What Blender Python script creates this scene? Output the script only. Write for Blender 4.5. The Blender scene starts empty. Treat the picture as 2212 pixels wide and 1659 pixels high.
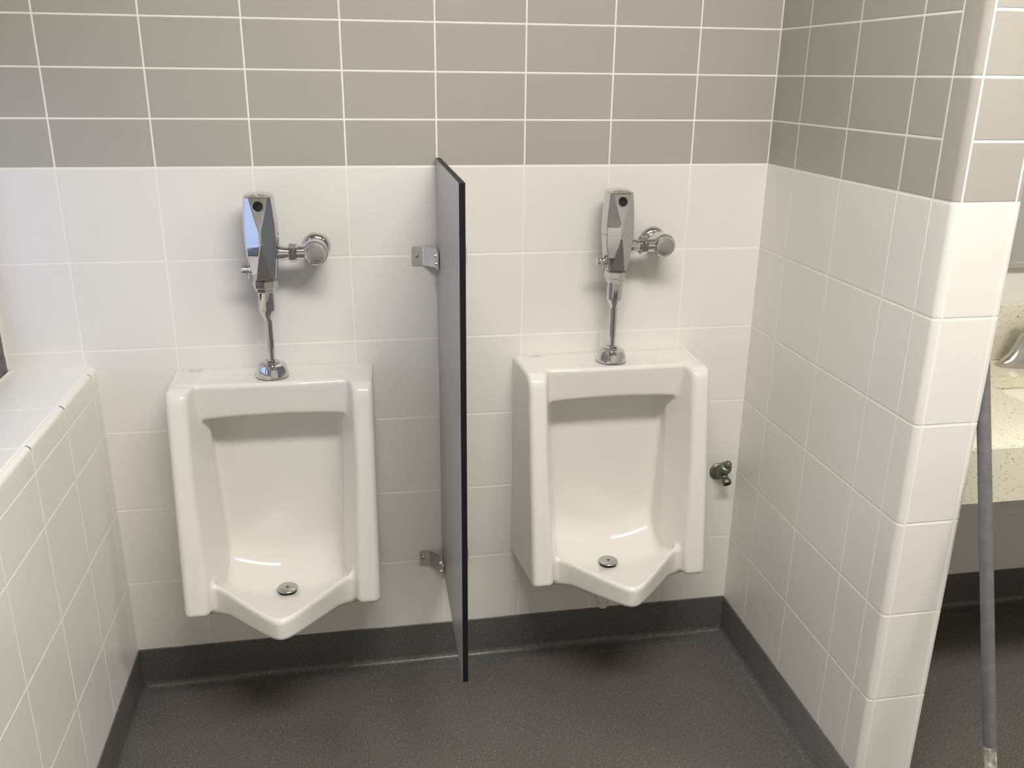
import bpy, math, numpy as np
from mathutils import Vector, Matrix

sc = bpy.context.scene
COL = sc.collection
PI = math.pi

# ------------------------------------------------------------------ layout (metres, floor z = 0, back wall face y = 0)
T = 0.2                      # tile pitch
ZB = 1.3052                  # grey / white tile boundary
XR = 1.5935                  # stub wall, face towards the urinals
XE = 1.725                   # stub wall, far face
YE = -0.6985                 # stub wall, end face
XL = 0.0225                  # ledge face
ZL = 0.866                   # ledge top
XW = -0.165                  # window wall face
COVE = 0.1135                # height of the coved skirting
CEIL = 2.60
YF = -3.2                    # wall behind the camera
XF = 3.7                     # far wall of the wash area
U1, U2 = 0.414, 1.205        # urinal centres

# ------------------------------------------------------------------ materials
def mat(name, color, rough=0.5, metal=0.0, spec=0.5, coat=0.0):
    m = bpy.data.materials.new(name); m.use_nodes = True
    b = m.node_tree.nodes['Principled BSDF']
    b.inputs['Base Color'].default_value = (*color, 1)
    b.inputs['Roughness'].default_value = rough
    b.inputs['Metallic'].default_value = metal
    b.inputs['Specular IOR Level'].default_value = spec
    b.inputs['Coat Weight'].default_value = coat
    return m

def nd(m, typ, **kw):
    n = m.node_tree.nodes.new(typ)
    for k, v in kw.items():
        if k in n.inputs: n.inputs[k].default_value = v
        else: setattr(n, k, v)
    return n

def lk(m, a, b): m.node_tree.links.new(a, b)
def bsdf(m): return m.node_tree.nodes['Principled BSDF']

def coords(m):
    g = nd(m, 'ShaderNodeNewGeometry')
    return g.outputs['Position']

def add_bump(m, scale, strength, dist=0.0005, detail=2.0):
    n = nd(m, 'ShaderNodeTexNoise'); n.inputs['Scale'].default_value = scale; n.inputs['Detail'].default_value = detail
    lk(m, coords(m), n.inputs['Vector'])
    b = nd(m, 'ShaderNodeBump'); b.inputs['Strength'].default_value = strength; b.inputs['Distance'].default_value = dist
    lk(m, n.outputs['Fac'], b.inputs['Height']); lk(m, b.outputs['Normal'], bsdf(m).inputs['Normal'])
    return n

def add_mottle(m, c0, c1, scale):
    n = nd(m, 'ShaderNodeTexNoise'); n.inputs['Scale'].default_value = scale; n.inputs['Detail'].default_value = 3
    lk(m, coords(m), n.inputs['Vector'])
    r = nd(m, 'ShaderNodeValToRGB')
    r.color_ramp.elements[0].position = 0.35; r.color_ramp.elements[1].position = 0.65
    r.color_ramp.elements[0].color = (*c0, 1); r.color_ramp.elements[1].color = (*c1, 1)
    lk(m, n.outputs['Fac'], r.inputs['Fac']); lk(m, r.outputs['Color'], bsdf(m).inputs['Base Color'])

M = {}
M['white_tile'] = mat('white_tile', (0.78, 0.765, 0.74), 0.30, spec=0.45)
add_bump(M['white_tile'], 260, 0.10, 0.0004)
M['grey_tile'] = mat('grey_tile', (0.41, 0.390, 0.356), 0.36, spec=0.4)
add_mottle(M['grey_tile'], (0.402, 0.382, 0.348), (0.418, 0.398, 0.364), 300)
add_bump(M['grey_tile'], 260, 0.10, 0.0004)
M['grout'] = mat('grout', (0.86, 0.845, 0.80), 0.85, spec=0.2)
add_bump(M['grout'], 900, 0.25, 0.0004)
M['porcelain'] = mat('porcelain', (0.76, 0.745, 0.715), 0.07, spec=0.5)
M['chrome'] = mat('chrome', (0.66, 0.665, 0.67), 0.05, metal=1.0)
M['satin_chrome'] = mat('satin_chrome', (0.50, 0.50, 0.50), 0.22, metal=1.0)
M['faucet_metal'] = mat('faucet_metal', (0.60, 0.60, 0.59), 0.24, metal=1.0)
M['steel'] = mat('steel', (0.74, 0.73, 0.69), 0.33, metal=1.0)
M['dull_nickel'] = mat('dull_nickel', (0.2, 0.215, 0.18), 0.42, metal=0.85)
add_mottle(M['dull_nickel'], (0.15, 0.17, 0.14), (0.25, 0.26, 0.22), 160)
M['copper'] = mat('copper', (0.45, 0.27, 0.20), 0.3, metal=1.0)
M['hole'] = mat('hole', (0.012, 0.012, 0.014), 0.5)
M['sensor'] = mat('sensor', (0.010, 0.010, 0.013), 0.08)
M['ink'] = mat('ink', (0.25, 0.245, 0.23), 0.5)
M['panel_face'] = mat('panel_face', (0.30, 0.305, 0.32), 0.28, spec=0.4)
add_mottle(M['panel_face'], (0.365, 0.372, 0.39), (0.39, 0.397, 0.415), 420)
M['panel_edge'] = mat('panel_edge', (0.008, 0.009, 0.012), 0.5, spec=0.22)
M['paint_grey'] = mat('paint_grey', (0.150, 0.152, 0.165), 0.42)
add_mottle(M['paint_grey'], (0.135, 0.138, 0.152), (0.165, 0.166, 0.178), 60)
M['bare_end'] = mat('bare_end', (0.5, 0.48, 0.42), 0.7)
add_mottle(M['bare_end'], (0.16, 0.15, 0.13), (0.62, 0.60, 0.54), 70)
M['frame_dark'] = mat('frame_dark', (0.075, 0.065, 0.07), 0.5)
add_mottle(M['frame_dark'], (0.05, 0.042, 0.05), (0.16, 0.15, 0.15), 90)
M['sealant'] = mat('sealant', (0.72, 0.69, 0.62), 0.6)
M['ceiling'] = mat('ceiling', (0.72, 0.71, 0.68), 0.9)
M['paint_wall'] = mat('paint_wall', (0.66, 0.65, 0.62), 0.6)
M['paint_dark'] = mat('paint_dark', (0.22, 0.215, 0.21), 0.6)
M['plastic_white'] = mat('plastic_white', (0.68, 0.68, 0.64), 0.35)
M['rubber'] = mat('rubber', (0.02, 0.02, 0.02), 0.6)
M['lamp_metal'] = mat('lamp_metal', (0.75, 0.75, 0.73), 0.4)

# vinyl safety flooring: dark grey with fine light and dark specks
def vinyl(name, base, lo, hi, rough=0.42):
    m = mat(name, base, rough, spec=0.4)
    pos = coords(m)
    n = nd(m, 'ShaderNodeTexNoise'); n.inputs['Scale'].default_value = 330; n.inputs['Detail'].default_value = 2
    lk(m, pos, n.inputs['Vector'])
    r = nd(m, 'ShaderNodeValToRGB'); e = r.color_ramp.elements
    e[0].position, e[0].color = 0.34, (*lo, 1)
    e[1].position, e[1].color = 0.50, (*base, 1)
    x = e.new(0.68); x.color = (*hi, 1)
    lk(m, n.outputs['Fac'], r.inputs['Fac'])
    v = nd(m, 'ShaderNodeTexVoronoi'); v.inputs['Scale'].default_value = 190
    lk(m, pos, v.inputs['Vector'])
    r2 = nd(m, 'ShaderNodeValToRGB'); e = r2.color_ramp.elements
    e[0].position, e[0].color = 0.0, (0, 0, 0, 1); e[1].position, e[1].color = 0.9, (1, 1, 1, 1)
    s = nd(m, 'ShaderNodeSeparateColor'); lk(m, v.outputs['Color'], s.inputs['Color'])
    g = nd(m, 'ShaderNodeMath', operation='GREATER_THAN'); g.inputs[1].default_value = 0.9
    lk(m, s.outputs[0], g.inputs[0])
    lt = nd(m, 'ShaderNodeMath', operation='LESS_THAN'); lt.inputs[1].default_value = 0.26
    lk(m, v.outputs['Distance'], lt.inputs[0])
    mu = nd(m, 'ShaderNodeMath', operation='MULTIPLY'); lk(m, g.outputs[0], mu.inputs[0]); lk(m, lt.outputs[0], mu.inputs[1])
    mx = nd(m, 'ShaderNodeMix', data_type='RGBA')
    lk(m, mu.outputs[0], mx.inputs[0]); lk(m, r.outputs['Color'], mx.inputs[6])
    mx.inputs[7].default_value = (hi[0] * 1.5, hi[1] * 1.5, hi[2] * 1.5, 1)
    lk(m, mx.outputs[2], bsdf(m).inputs['Base Color'])
    b = nd(m, 'ShaderNodeBump'); b.inputs['Strength'].default_value = 0.5; b.inputs['Distance'].default_value = 0.0006
    lk(m, n.outputs['Fac'], b.inputs['Height']); lk(m, b.outputs['Normal'], bsdf(m).inputs['Normal'])
    return m
M['floor'] = vinyl('floor_vinyl', (0.105, 0.097, 0.09), (0.055, 0.052, 0.05), (0.19, 0.175, 0.16))
M['cove'] = vinyl('cove_vinyl', (0.10, 0.10, 0.10), (0.06, 0.061, 0.063), (0.155, 0.154, 0.15), 0.33)

# cream quartz with flecks
def quartz():
    m = mat('cream_quartz', (0.72, 0.69, 0.55), 0.22)
    pos = coords(m)
    col = None
    prev = (0.74, 0.71, 0.575, 1)
    for scale, thr, dist, c in ((150, 0.80, 0.30, (0.56, 0.52, 0.40, 1)), (210, 0.88, 0.32, (0.30, 0.29, 0.23, 1)), (120, 0.93, 0.22, (0.10, 0.09, 0.08, 1)), (170, 0.85, 0.3, (0.86, 0.85, 0.80, 1))):
        v = nd(m, 'ShaderNodeTexVoronoi'); v.inputs['Scale'].default_value = scale
        lk(m, pos, v.inputs['Vector'])
        s = nd(m, 'ShaderNodeSeparateColor'); lk(m, v.outputs['Color'], s.inputs['Color'])
        g = nd(m, 'ShaderNodeMath', operation='GREATER_THAN'); g.inputs[1].default_value = thr; lk(m, s.outputs[0], g.inputs[0])
        l = nd(m, 'ShaderNodeMath', operation='LESS_THAN'); l.inputs[1].default_value = dist; lk(m, v.outputs['Distance'], l.inputs[0])
        mu = nd(m, 'ShaderNodeMath', operation='MULTIPLY'); lk(m, g.outputs[0], mu.inputs[0]); lk(m, l.outputs[0], mu.inputs[1])
        x = nd(m, 'ShaderNodeMix', data_type='RGBA'); lk(m, mu.outputs[0], x.inputs[0])
        if col is None: x.inputs[6].default_value = prev
        else: lk(m, col, x.inputs[6])
        x.inputs[7].default_value = c
        col = x.outputs[2]
    lk(m, col, bsdf(m).inputs['Base Color'])
    return m
M['quartz'] = quartz()
M['basin'] = mat('basin', (0.84, 0.81, 0.72), 0.12)

def glass_mat():
    m = bpy.data.materials.new('window_glass'); m.use_nodes = True
    nt = m.node_tree; nt.nodes.remove(nt.nodes['Principled BSDF'])
    out = nt.nodes['Material Output']
    t = nt.nodes.new('ShaderNodeBsdfTransparent'); t.inputs['Color'].default_value = (0.92, 0.95, 0.96, 1)
    g = nt.nodes.new('ShaderNodeBsdfGlossy'); g.inputs['Roughness'].default_value = 0.02
    mx = nt.nodes.new('ShaderNodeMixShader')
    mx.inputs[0].default_value = 0.06; nt.links.new(t.outputs[0], mx.inputs[1]); nt.links.new(g.outputs[0], mx.inputs[2])
    nt.links.new(mx.outputs[0], out.inputs['Surface'])
    return m
M['glass'] = glass_mat()

def emit(name, color, strength):
    m = bpy.data.materials.new(name); m.use_nodes = True
    nt = m.node_tree; nt.nodes.remove(nt.nodes['Principled BSDF'])
    e = nt.nodes.new('ShaderNodeEmission'); e.inputs['Color'].default_value = (*color, 1); e.inputs['Strength'].default_value = strength
    nt.links.new(e.outputs[0], nt.nodes['Material Output'].inputs['Surface'])
    return m

# ------------------------------------------------------------------ object helpers
def mesh_obj(name, verts, faces, mats, fmat=None, smooth=True, parent=None):
    me = bpy.data.meshes.new(name)
    me.from_pydata([tuple(map(float, v)) for v in verts], [], [tuple(map(int, f)) for f in faces])
    for m in (mats if isinstance(mats, (list, tuple)) else [mats]): me.materials.append(m)
    n = len(me.polygons)
    if fmat is not None: me.polygons.foreach_set('material_index', np.asarray(fmat, dtype=np.int32))
    me.polygons.foreach_set('use_smooth', np.full(n, bool(smooth)))
    me.update()
    o = bpy.data.objects.new(name, me); COL.objects.link(o)
    if parent: o.parent = parent
    return o

def auto_smooth(o, deg=35):
    me = o.data
    me.set_sharp_from_angle(angle=math.radians(deg))
    return o

def thing(name, label, cat, loc=(0, 0, 0), group=None):
    o = bpy.data.objects.new(name, None); COL.objects.link(o)
    o.empty_display_size = 0.05; o.location = loc
    o['label'] = label; o['category'] = cat
    if group: o['group'] = group
    return o

def tag(o, label, cat, group=None):
    o['label'] = label; o['category'] = cat
    if group: o['group'] = group
    return o

def struct(o):
    o['kind'] = 'structure'; return o

def dup(root, loc, label):
    r = root.copy(); COL.objects.link(r); r.location = loc; r['label'] = label
    for ch in list(root.children):
        c = ch.copy(); COL.objects.link(c); c.parent = r
        for g in list(ch.children):
            d = g.copy(); COL.objects.link(d); d.parent = c
    return r

class MB:
    """collects verts and faces"""
    def __init__(s): s.v = []; s.f = []; s.m = []
    def add(s, verts, faces, mi=0):
        k = len(s.v); s.v += [tuple(map(float, p)) for p in verts]
        s.f += [tuple(int(i) + k for i in f) for f in faces]; s.m += [mi] * len(faces)
        return s
    def box(s, lo, hi, mi=0, b=0.0):
        (x0, y0, z0), (x1, y1, z1) = lo, hi
        if b <= 0:
            v = [(x0, y0, z0), (x1, y0, z0), (x1, y1, z0), (x0, y1, z0), (x0, y0, z1), (x1, y0, z1), (x1, y1, z1), (x0, y1, z1)]
            f = [(0, 3, 2, 1), (4, 5, 6, 7), (0, 1, 5, 4), (1, 2, 6, 5), (2, 3, 7, 6), (3, 0, 4, 7)]
            return s.add(v, f, mi)
        import bmesh
        bm = bmesh.new(); bmesh.ops.create_cube(bm, size=1)
        for q in bm.verts:
            q.co = ((x0 + x1) / 2 + q.co.x * (x1 - x0), (y0 + y1) / 2 + q.co.y * (y1 - y0), (z0 + z1) / 2 + q.co.z * (z1 - z0))
        bmesh.ops.bevel(bm, geom=bm.edges[:], offset=b, segments=2, affect='EDGES', profile=0.5)
        bm.verts.index_update()
        s.add([q.co[:] for q in bm.verts], [[q.index for q in f.verts] for f in bm.faces], mi); bm.free(); return s
    def lathe(s, prof, mtx=Matrix(), n=48, mi=0, sides=None):
        """prof: list of (r, h) along local z; sides: polygonal (hex nut) if given"""
        k = sides or n
        v, f = [], []
        for (r, h) in prof:
            for i in range(k):
                a = 2 * PI * i / k
                v.append(mtx @ Vector((r * math.cos(a), r * math.sin(a), h)))
        R = len(prof)
        for j in range(R - 1):
            for i in range(k):
                i2 = (i + 1) % k
                f.append((j * k + i, j * k + i2, (j + 1) * k + i2, (j + 1) * k + i))
        f.append(tuple(reversed(range(k)))); f.append(tuple((R - 1) * k + i for i in range(k)))
        return s.add(v, f, mi)
    def tube(s, pts, rad, n=20, mi=0, squash=None):
        pts = [Vector(p) for p in pts]; rs = rad if isinstance(rad, (list, tuple)) else [rad] * len(pts)
        t0 = (pts[1] - pts[0]).normalized()
        up = Vector((0, 0, 1)) if abs(t0.z) < 0.9 else Vector((1, 0, 0))
        nrm = t0.cross(up).normalized(); v, f = [], []
        for i, p in enumerate(pts):
            t = (pts[min(i + 1, len(pts) - 1)] - pts[max(i - 1, 0)]).normalized()
            nrm = (nrm - t * nrm.dot(t)).normalized(); bi = t.cross(nrm)
            for j in range(n):
                a = 2 * PI * j / n
                v.append(p + (nrm * math.cos(a) + bi * math.sin(a)) * rs[i])
        for i in range(len(pts) - 1):
            for j in range(n):
                j2 = (j + 1) % n
                f.append((i * n + j, i * n + j2, (i + 1) * n + j2, (i + 1) * n + j))
        f.append(tuple(reversed(range(n)))); f.append(tuple((len(pts) - 1) * n + j for j in range(n)))
        return s.add(v, f, mi)
    def build(s, name, mats, parent=None, smooth=True, deg=35):
        o = mesh_obj(name, s.v, s.f, mats, s.m, smooth, parent)
        if smooth: auto_smooth(o, deg)
        return o

def align(p, d):
    """matrix: local z along d, origin p"""
    d = Vector(d).normalized()
    return Matrix.Translation(Vector(p)) @ d.to_track_quat('Z', 'Y').to_matrix().to_4x4()

def rprof(r, h0, h1, b):
    """profile of a disc / collar with rounded rims"""
    c = b * 0.3
    return [(r - b, h0), (r - c, h0 + c), (r, h0 + b), (r, h1 - b), (r - c, h1 - c), (r - b, h1)]

# ------------------------------------------------------------------ tiling
G = 0.0036                                   # grout joint
RING = [(0.0, -0.0005), (0.0005, -0.0001), (0.0013, 0.0), (0.0030, 0.0)]   # inset, height

class Tiler:
    def __init__(s): s.mb = MB()
    def tile(s, path, z0, z1, axis, mi):
        """path(u)->(pos2d point as Vector, normal); path is (list of u samples, func). axis: extrusion direction; z0..z1 along it"""
        us, fn = path
        u0, u1 = us[0] + G / 2, us[-1] - G / 2
        uu = []
        for ins, h in RING: uu.append((u0 + ins, h))
        for u in us[1:-1]:
            if u0 + 0.0032 < u < u1 - 0.0032: uu.append((u, 0.0))
        for ins, h in reversed(RING): uu.append((u1 - ins, h))
        vv = [(z0 + G / 2 + i, h) for i, h in RING] + [(z1 - G / 2 - i, h) for i, h in reversed(RING)]
        verts, faces = [], []
        ax = Vector(axis)
        for u, hu in uu:
            p, n = fn(u)
            for v, hv in vv: verts.append(p + ax * v + n * min(hu, hv))
        nv = len(vv)
        p0, n0 = fn((us[0] + us[-1]) / 2)
        a = verts[nv] - verts[0]; b = verts[1] - verts[0]
        flip = (verts[2 * nv + 3] - verts[3]).cross(ax).dot(fn(us[0])[1]) < 0
        for i in range(len(uu) - 1):
            for j in range(nv - 1):
                q = (i * nv + j, (i + 1) * nv + j, (i + 1) * nv + j + 1, i * nv + j + 1)
                faces.append(tuple(reversed(q)) if flip else q)
        s.mb.add(verts, faces, mi)
    def flat(s, o, ud, n, axis, u0, u1, z0, z1, mi):
        o, ud, n = Vector(o), Vector(ud), Vector(n)
        s.tile(([u0, u1], lambda u: (o + ud * u, n)), z0, z1, axis, mi)

WROWS = [ZB - T * k for k in range(0, 8)]
ROWS = []                                     # (z0, z1, material): 0 white, 1 grey
for k in range(14):
    z0 = ZB + k * T / 2
    if z0 >= CEIL - 0.01: break
    ROWS.append((z0, min(z0 + T / 2, CEIL), 1))
for k in range(7):
    z1 = ZB - k * T; z0 = z1 - T
    if z1 <= 0.05: break
    ROWS.append((max(z0, 0.02), z1, 0))
TM = [M['white_tile'], M['grey_tile'], M['grout']]
SUB = 0.0005                                  # grout face lies this far behind the tile face

# ---- back wall: x from XW to XF
t = Tiler()
cols = [XW] + [T * k for k in range(0, 8)] + [XR]
alc = [XE] + [XE + 0.10 + T * k for k in range(0, 9)] + [XF]
for c in (cols, alc):
    for a, b in zip(c[:-1], c[1:]):
        for z0, z1, mi in ROWS: t.flat((0, 0, 0), (1, 0, 0), (0, -1, 0), (0, 0, 1), a, b, z0, z1, mi)
t.mb.box((XW - 0.2, SUB, 0), (XF + 0.1, 0.15, CEIL), 2)
struct(t.mb.build('wall_back', TM, deg=60))

# ---- stub wall between urinals and wash area
t = Tiler()
rc = [0.0, 0.1343, 0.3360, 0.5377, 0.6411]
for a, b in zip(rc[:-1], rc[1:]):
    for z0, z1, mi in ROWS: t.flat((XR, 0, 0), (0, -1, 0), (-1, 0, 0), (0, 0, 1), a, b, z0, z1, mi)
RB = 0.011
def bull(sx, xf):
    """rounded corner strip running from the side face (sx: -1 left, +1 right) onto the end face"""
    L0 = (-YE - RB) - 0.6411
    arc = RB * PI / 2
    def fn(u):
        if u < L0: return Vector((xf, -(0.6411 + u), 0)), Vector((sx, 0, 0))
        a = (u - L0) / RB
        if a > PI / 2:
            return Vector((xf - sx * (RB + (u - L0 - arc)), YE, 0)), Vector((0, -1, 0))
        return Vector((xf - sx * RB + sx * RB * math.cos(a), YE + RB - RB * math.sin(a), 0)), Vector((sx * math.cos(a), -math.sin(a), 0))
    us = [0.0, L0 * 0.5] + [L0 + arc * k / 8 for k in range(9)] + [L0 + arc + 0.0035]
    return us, fn
# rounded strips: grey pieces two rows long, white pieces one row long
BROWS = [(z0, z1, mi) for z0, z1, mi in ROWS if mi == 0]
zz = ZB
while zz < CEIL - 0.01:
    BROWS.append((zz, min(zz + T, CEIL), 1)); zz += T
for z0, z1, mi in BROWS:
    t.tile(bull(-1, XR), z0, z1, (0, 0, 1), mi); t.tile(bull(1, XE), z0, z1, (0, 0, 1), mi)
for z0, z1, mi in ROWS:
    t.flat((0, YE, 0), (1, 0, 0), (0, -1, 0), (0, 0, 1), XR + RB + 0.0035, XE - RB - 0.0035, z0, z1, mi)
    for a, b in zip(rc[:-1], rc[1:]): t.flat((XE, 0, 0), (0, -1, 0), (1, 0, 0), (0, 0, 1), a, b, z0, z1, mi)
s9 = SUB
prof = [(XR + s9, 0), (XR + s9, YE + RB), ]
for k in range(9):
    a = PI / 2 * k / 8; prof.append((XR + RB - (RB - s9) * math.cos(a), YE + RB - (RB - s9) * math.sin(a)))
for k in range(9):
    a = PI / 2 * (1 - k / 8); prof.append((XE - RB + (RB - s9) * math.cos(a), YE + RB - (RB - s9) * math.sin(a)))
prof += [(XE - s9, YE + RB), (XE - s9, 0)]
n = len(prof)
t.mb.add([(x, y, 0) for x, y in prof] + [(x, y, CEIL) for x, y in prof], [(i, n + i, n + i + 1, i + 1) for i in range(n - 1)], 2)
struct(t.mb.build('wall_right', TM, deg=60))

# ---- low ledge under the window
t = Tiler()
lc = [0.0, 0.0466] + [0.25 + 0.2034 * k for k in range(0, 14)] + [-YF]
lc = [c for c in lc if c <= -YF]
LZ = [0.02, ZB - 5 * T, ZB - 4 * T, ZB - 3 * T, 0.8135]
LR = 0.010
L0 = ZL - LR - 0.8135
arc = LR * PI / 2
def lbull(u):
    if u < L0: return Vector((XL, 0, 0.8135 + u)), Vector((1, 0, 0))
    a = (u - L0) / LR
    if a > PI / 2: return Vector((XL - LR - (u - L0 - arc), 0, ZL)), Vector((0, 0, 1))
    return Vector((XL - LR + LR * math.cos(a), 0, ZL - LR + LR * math.sin(a))), Vector((math.cos(a), 0, math.sin(a)))
lus = [0.0, L0 * 0.6] + [L0 + arc * k / 8 for k in range(9)] + [L0 + arc + 0.003]
for a, b in zip(lc[:-1], lc[1:]):
    for z0, z1 in zip(LZ[:-1], LZ[1:]): t.flat((XL, 0, 0), (0, -1, 0), (1, 0, 0), (0, 0, 1), a, b, z0, z1, 0)
    t.tile((lus, lbull), a, b, (0, -1, 0), 0)
tc = [0.0, 0.0532] + [0.2606 + 0.2034 * k for k in range(0, 14)] + [-YF]
for a, b in zip(tc[:-1], tc[1:]):
    t.flat((0, 0, ZL), (1, 0, 0), (0, 0, 1), (0, -1, 0), XW, XL - LR - 0.003, a, b, 0)
t.mb.box((XW - 0.2, YF, 0), (XL - SUB, 0.0, ZL - LR), 2)
t.mb.box((XW - 0.2, YF, ZL - LR), (XL - LR, 0.0, ZL - SUB), 2)
o = struct(t.mb.build('wall_ledge', TM, deg=60))

# ---- window wall above the ledge, opening from the ledge up
WY0, WY1, WZ1 = -0.004, -1.30, 1.50
mb = MB()
mb.box((XW - 0.2, YF, ZL), (XW, WY1, CEIL)).box((XW - 0.2, WY1, WZ1), (XW, 0.0, CEIL))
struct(mb.build('wall_left', M['paint_dark'], smooth=False))

wf = MB()
fx0, fx1 = XW - 0.07, XW + 0.004
wf.box((fx0, WY0 - 0.045, ZL + 0.001), (fx1, WY0, WZ1), 0, 0.003)
wf.box((fx0, WY1, ZL + 0.001), (fx1, WY1 + 0.045, WZ1), 0, 0.003)
wf.box((fx0, -0.675, ZL + 0.03), (fx1, -0.630, WZ1 - 0.04), 0, 0.003)
wf.box((fx0, WY1 + 0.04, WZ1 - 0.05), (fx1, WY0 - 0.04, WZ1), 0, 0.003)
wf.box((fx0, WY1 + 0.04, ZL + 0.001), (fx1 + 0.006, WY0 - 0.012, ZL + 0.042), 0, 0.004)
win = bpy.data.objects.new('window_1', None); COL.objects.link(win); win.location = (XW, -0.65, ZL); struct(win)
def part_at(o, root):
    o.parent = root; o.matrix_parent_inverse = Matrix.Translation(-root.location); return o
part_at(wf.build('window_frame', M['frame_dark']), win)
for ya, yb in ((-0.05, -0.630), (-0.675, -1.255)):
    p = MB().box((XW - 0.040, yb, ZL + 0.04), (XW - 0.034, ya, WZ1 - 0.05)).build('window_pane', M['glass'], smooth=False)
    part_at(p, win)
se = MB()
se.tube([(XW + 0.004, -0.0035, ZL + 0.004), (XW + 0.0045, -0.0035, ZL + 0.10), (XW + 0.0045, -0.0035, WZ1)], 0.0032, 8)
se.tube([(XW + 0.012, -0.005, ZL + 0.002), (XW + 0.011, -0.6, ZL + 0.002), (XW + 0.011, -1.28, ZL + 0.002)], 0.0032, 8)
part_at(se.build('window_seal', M['sealant']), win)

# ---- shell out of sight
t = Tiler()
struct(MB().box((XW - 0.2, YF - 0.15, 0), (XF + 0.1, YF, CEIL)).build('wall_front', M['paint_wall'], smooth=False))
struct(MB().box((XF, YF - 0.15, 0), (XF + 0.15, 0.15, CEIL)).build('wall_far_right', M['paint_wall'], smooth=False))
struct(MB().box((XW - 0.3, YF - 0.15, -0.1), (XF + 0.15, 0.15, 0)).build('floor', M['floor'], smooth=False))
struct(MB().box((XW - 0.3, YF - 0.15, CEIL), (XF + 0.15, 0.15, CEIL + 0.1)).build('ceiling', M['ceiling'], smooth=False))

# ---- coved skirting
CR = 0.018
def cove_prof():
    """(distance from wall, z)"""
    p = [(0.0005, COVE), (0.0026, COVE - 0.0015), (0.0030, COVE - 0.004), (0.0030, CR + 0.003)]
    for k in range(1, 9):
        a = PI / 2 * k / 8
        p.append((0.003 + CR - CR * math.cos(a), CR + 0.003 - CR * math.sin(a)))
    p += [(0.045, 0.0024), (0.05, 0.0004)]
    return p
def cove_run(name, pts, inward):
    """pts: polyline in plan along the wall; inward: list of offset directions (mitred) per point"""
    pr = cove_prof(); v, f = [], []
    for (x, y), (dx, dy) in zip(pts, inward):
        for d, z in pr: v.append((x + dx * d, y + dy * d, z))
    k = len(pr)
    for i in range(len(pts) - 1):
        for j in range(k - 1):
            f.append((i * k + j, (i + 1) * k + j, (i + 1) * k + j + 1, i * k + j + 1))
    o = mesh_obj(name, v, f, M['cove'])
    import bmesh
    bm = bmesh.new(); bm.from_mesh(o.data); bmesh.ops.recalc_face_normals(bm, faces=bm.faces[:])
    up = sum(fc.normal.z for fc in bm.faces)
    if up < 0: bmesh.ops.reverse_faces(bm, faces=bm.faces[:])
    bm.to_mesh(o.data); bm.free()
    return struct(o)
cove_run('baseboard_left', [(XL, YF), (XL, 0)], [(1, 0), (1, -1)])
cove_run('baseboard_back', [(XL, 0), (XR, 0)], [(1, -1), (-1, -1)])
stub = [(XR, 0), (XR, YE + RB)]; off = [(-1, -1), (-1, 0)]
for k in range(0, 7):
    a = PI / 2 * k / 6
    stub.append((XR + RB - RB * math.cos(a), YE + RB - RB * math.sin(a))); off.append((-math.cos(a), -math.sin(a)))
for k in range(0, 7):
    a = PI / 2 * (1 - k / 6)
    stub.append((XE - RB + RB * math.cos(a), YE + RB - RB * math.sin(a))); off.append((math.cos(a), -math.sin(a)))
stub += [(XE, 0)]; off += [(1, -1)]
cove_run('baseboard_right', stub, off)
cove_run('baseboard_alcove', [(XE, 0), (XF, 0)], [(1, -1), (-1, -1)])

# ------------------------------------------------------------------ urinal body as one smooth surface
def rmax(a, b, r): return np.minimum(np.maximum(a, b), -r) + np.hypot(np.maximum(a + r, 0), np.maximum(b + r, 0))
def rmin(a, b, r): return -rmax(-a, -b, r)
def smax(a, b, k):
    h = np.clip(0.5 + 0.5 * (a - b) / k, 0, 1)
    return b + (a - b) * h + k * h * (1 - h)
def front(z): return 0.165 + 0.1615 * (0.83 - z)

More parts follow.
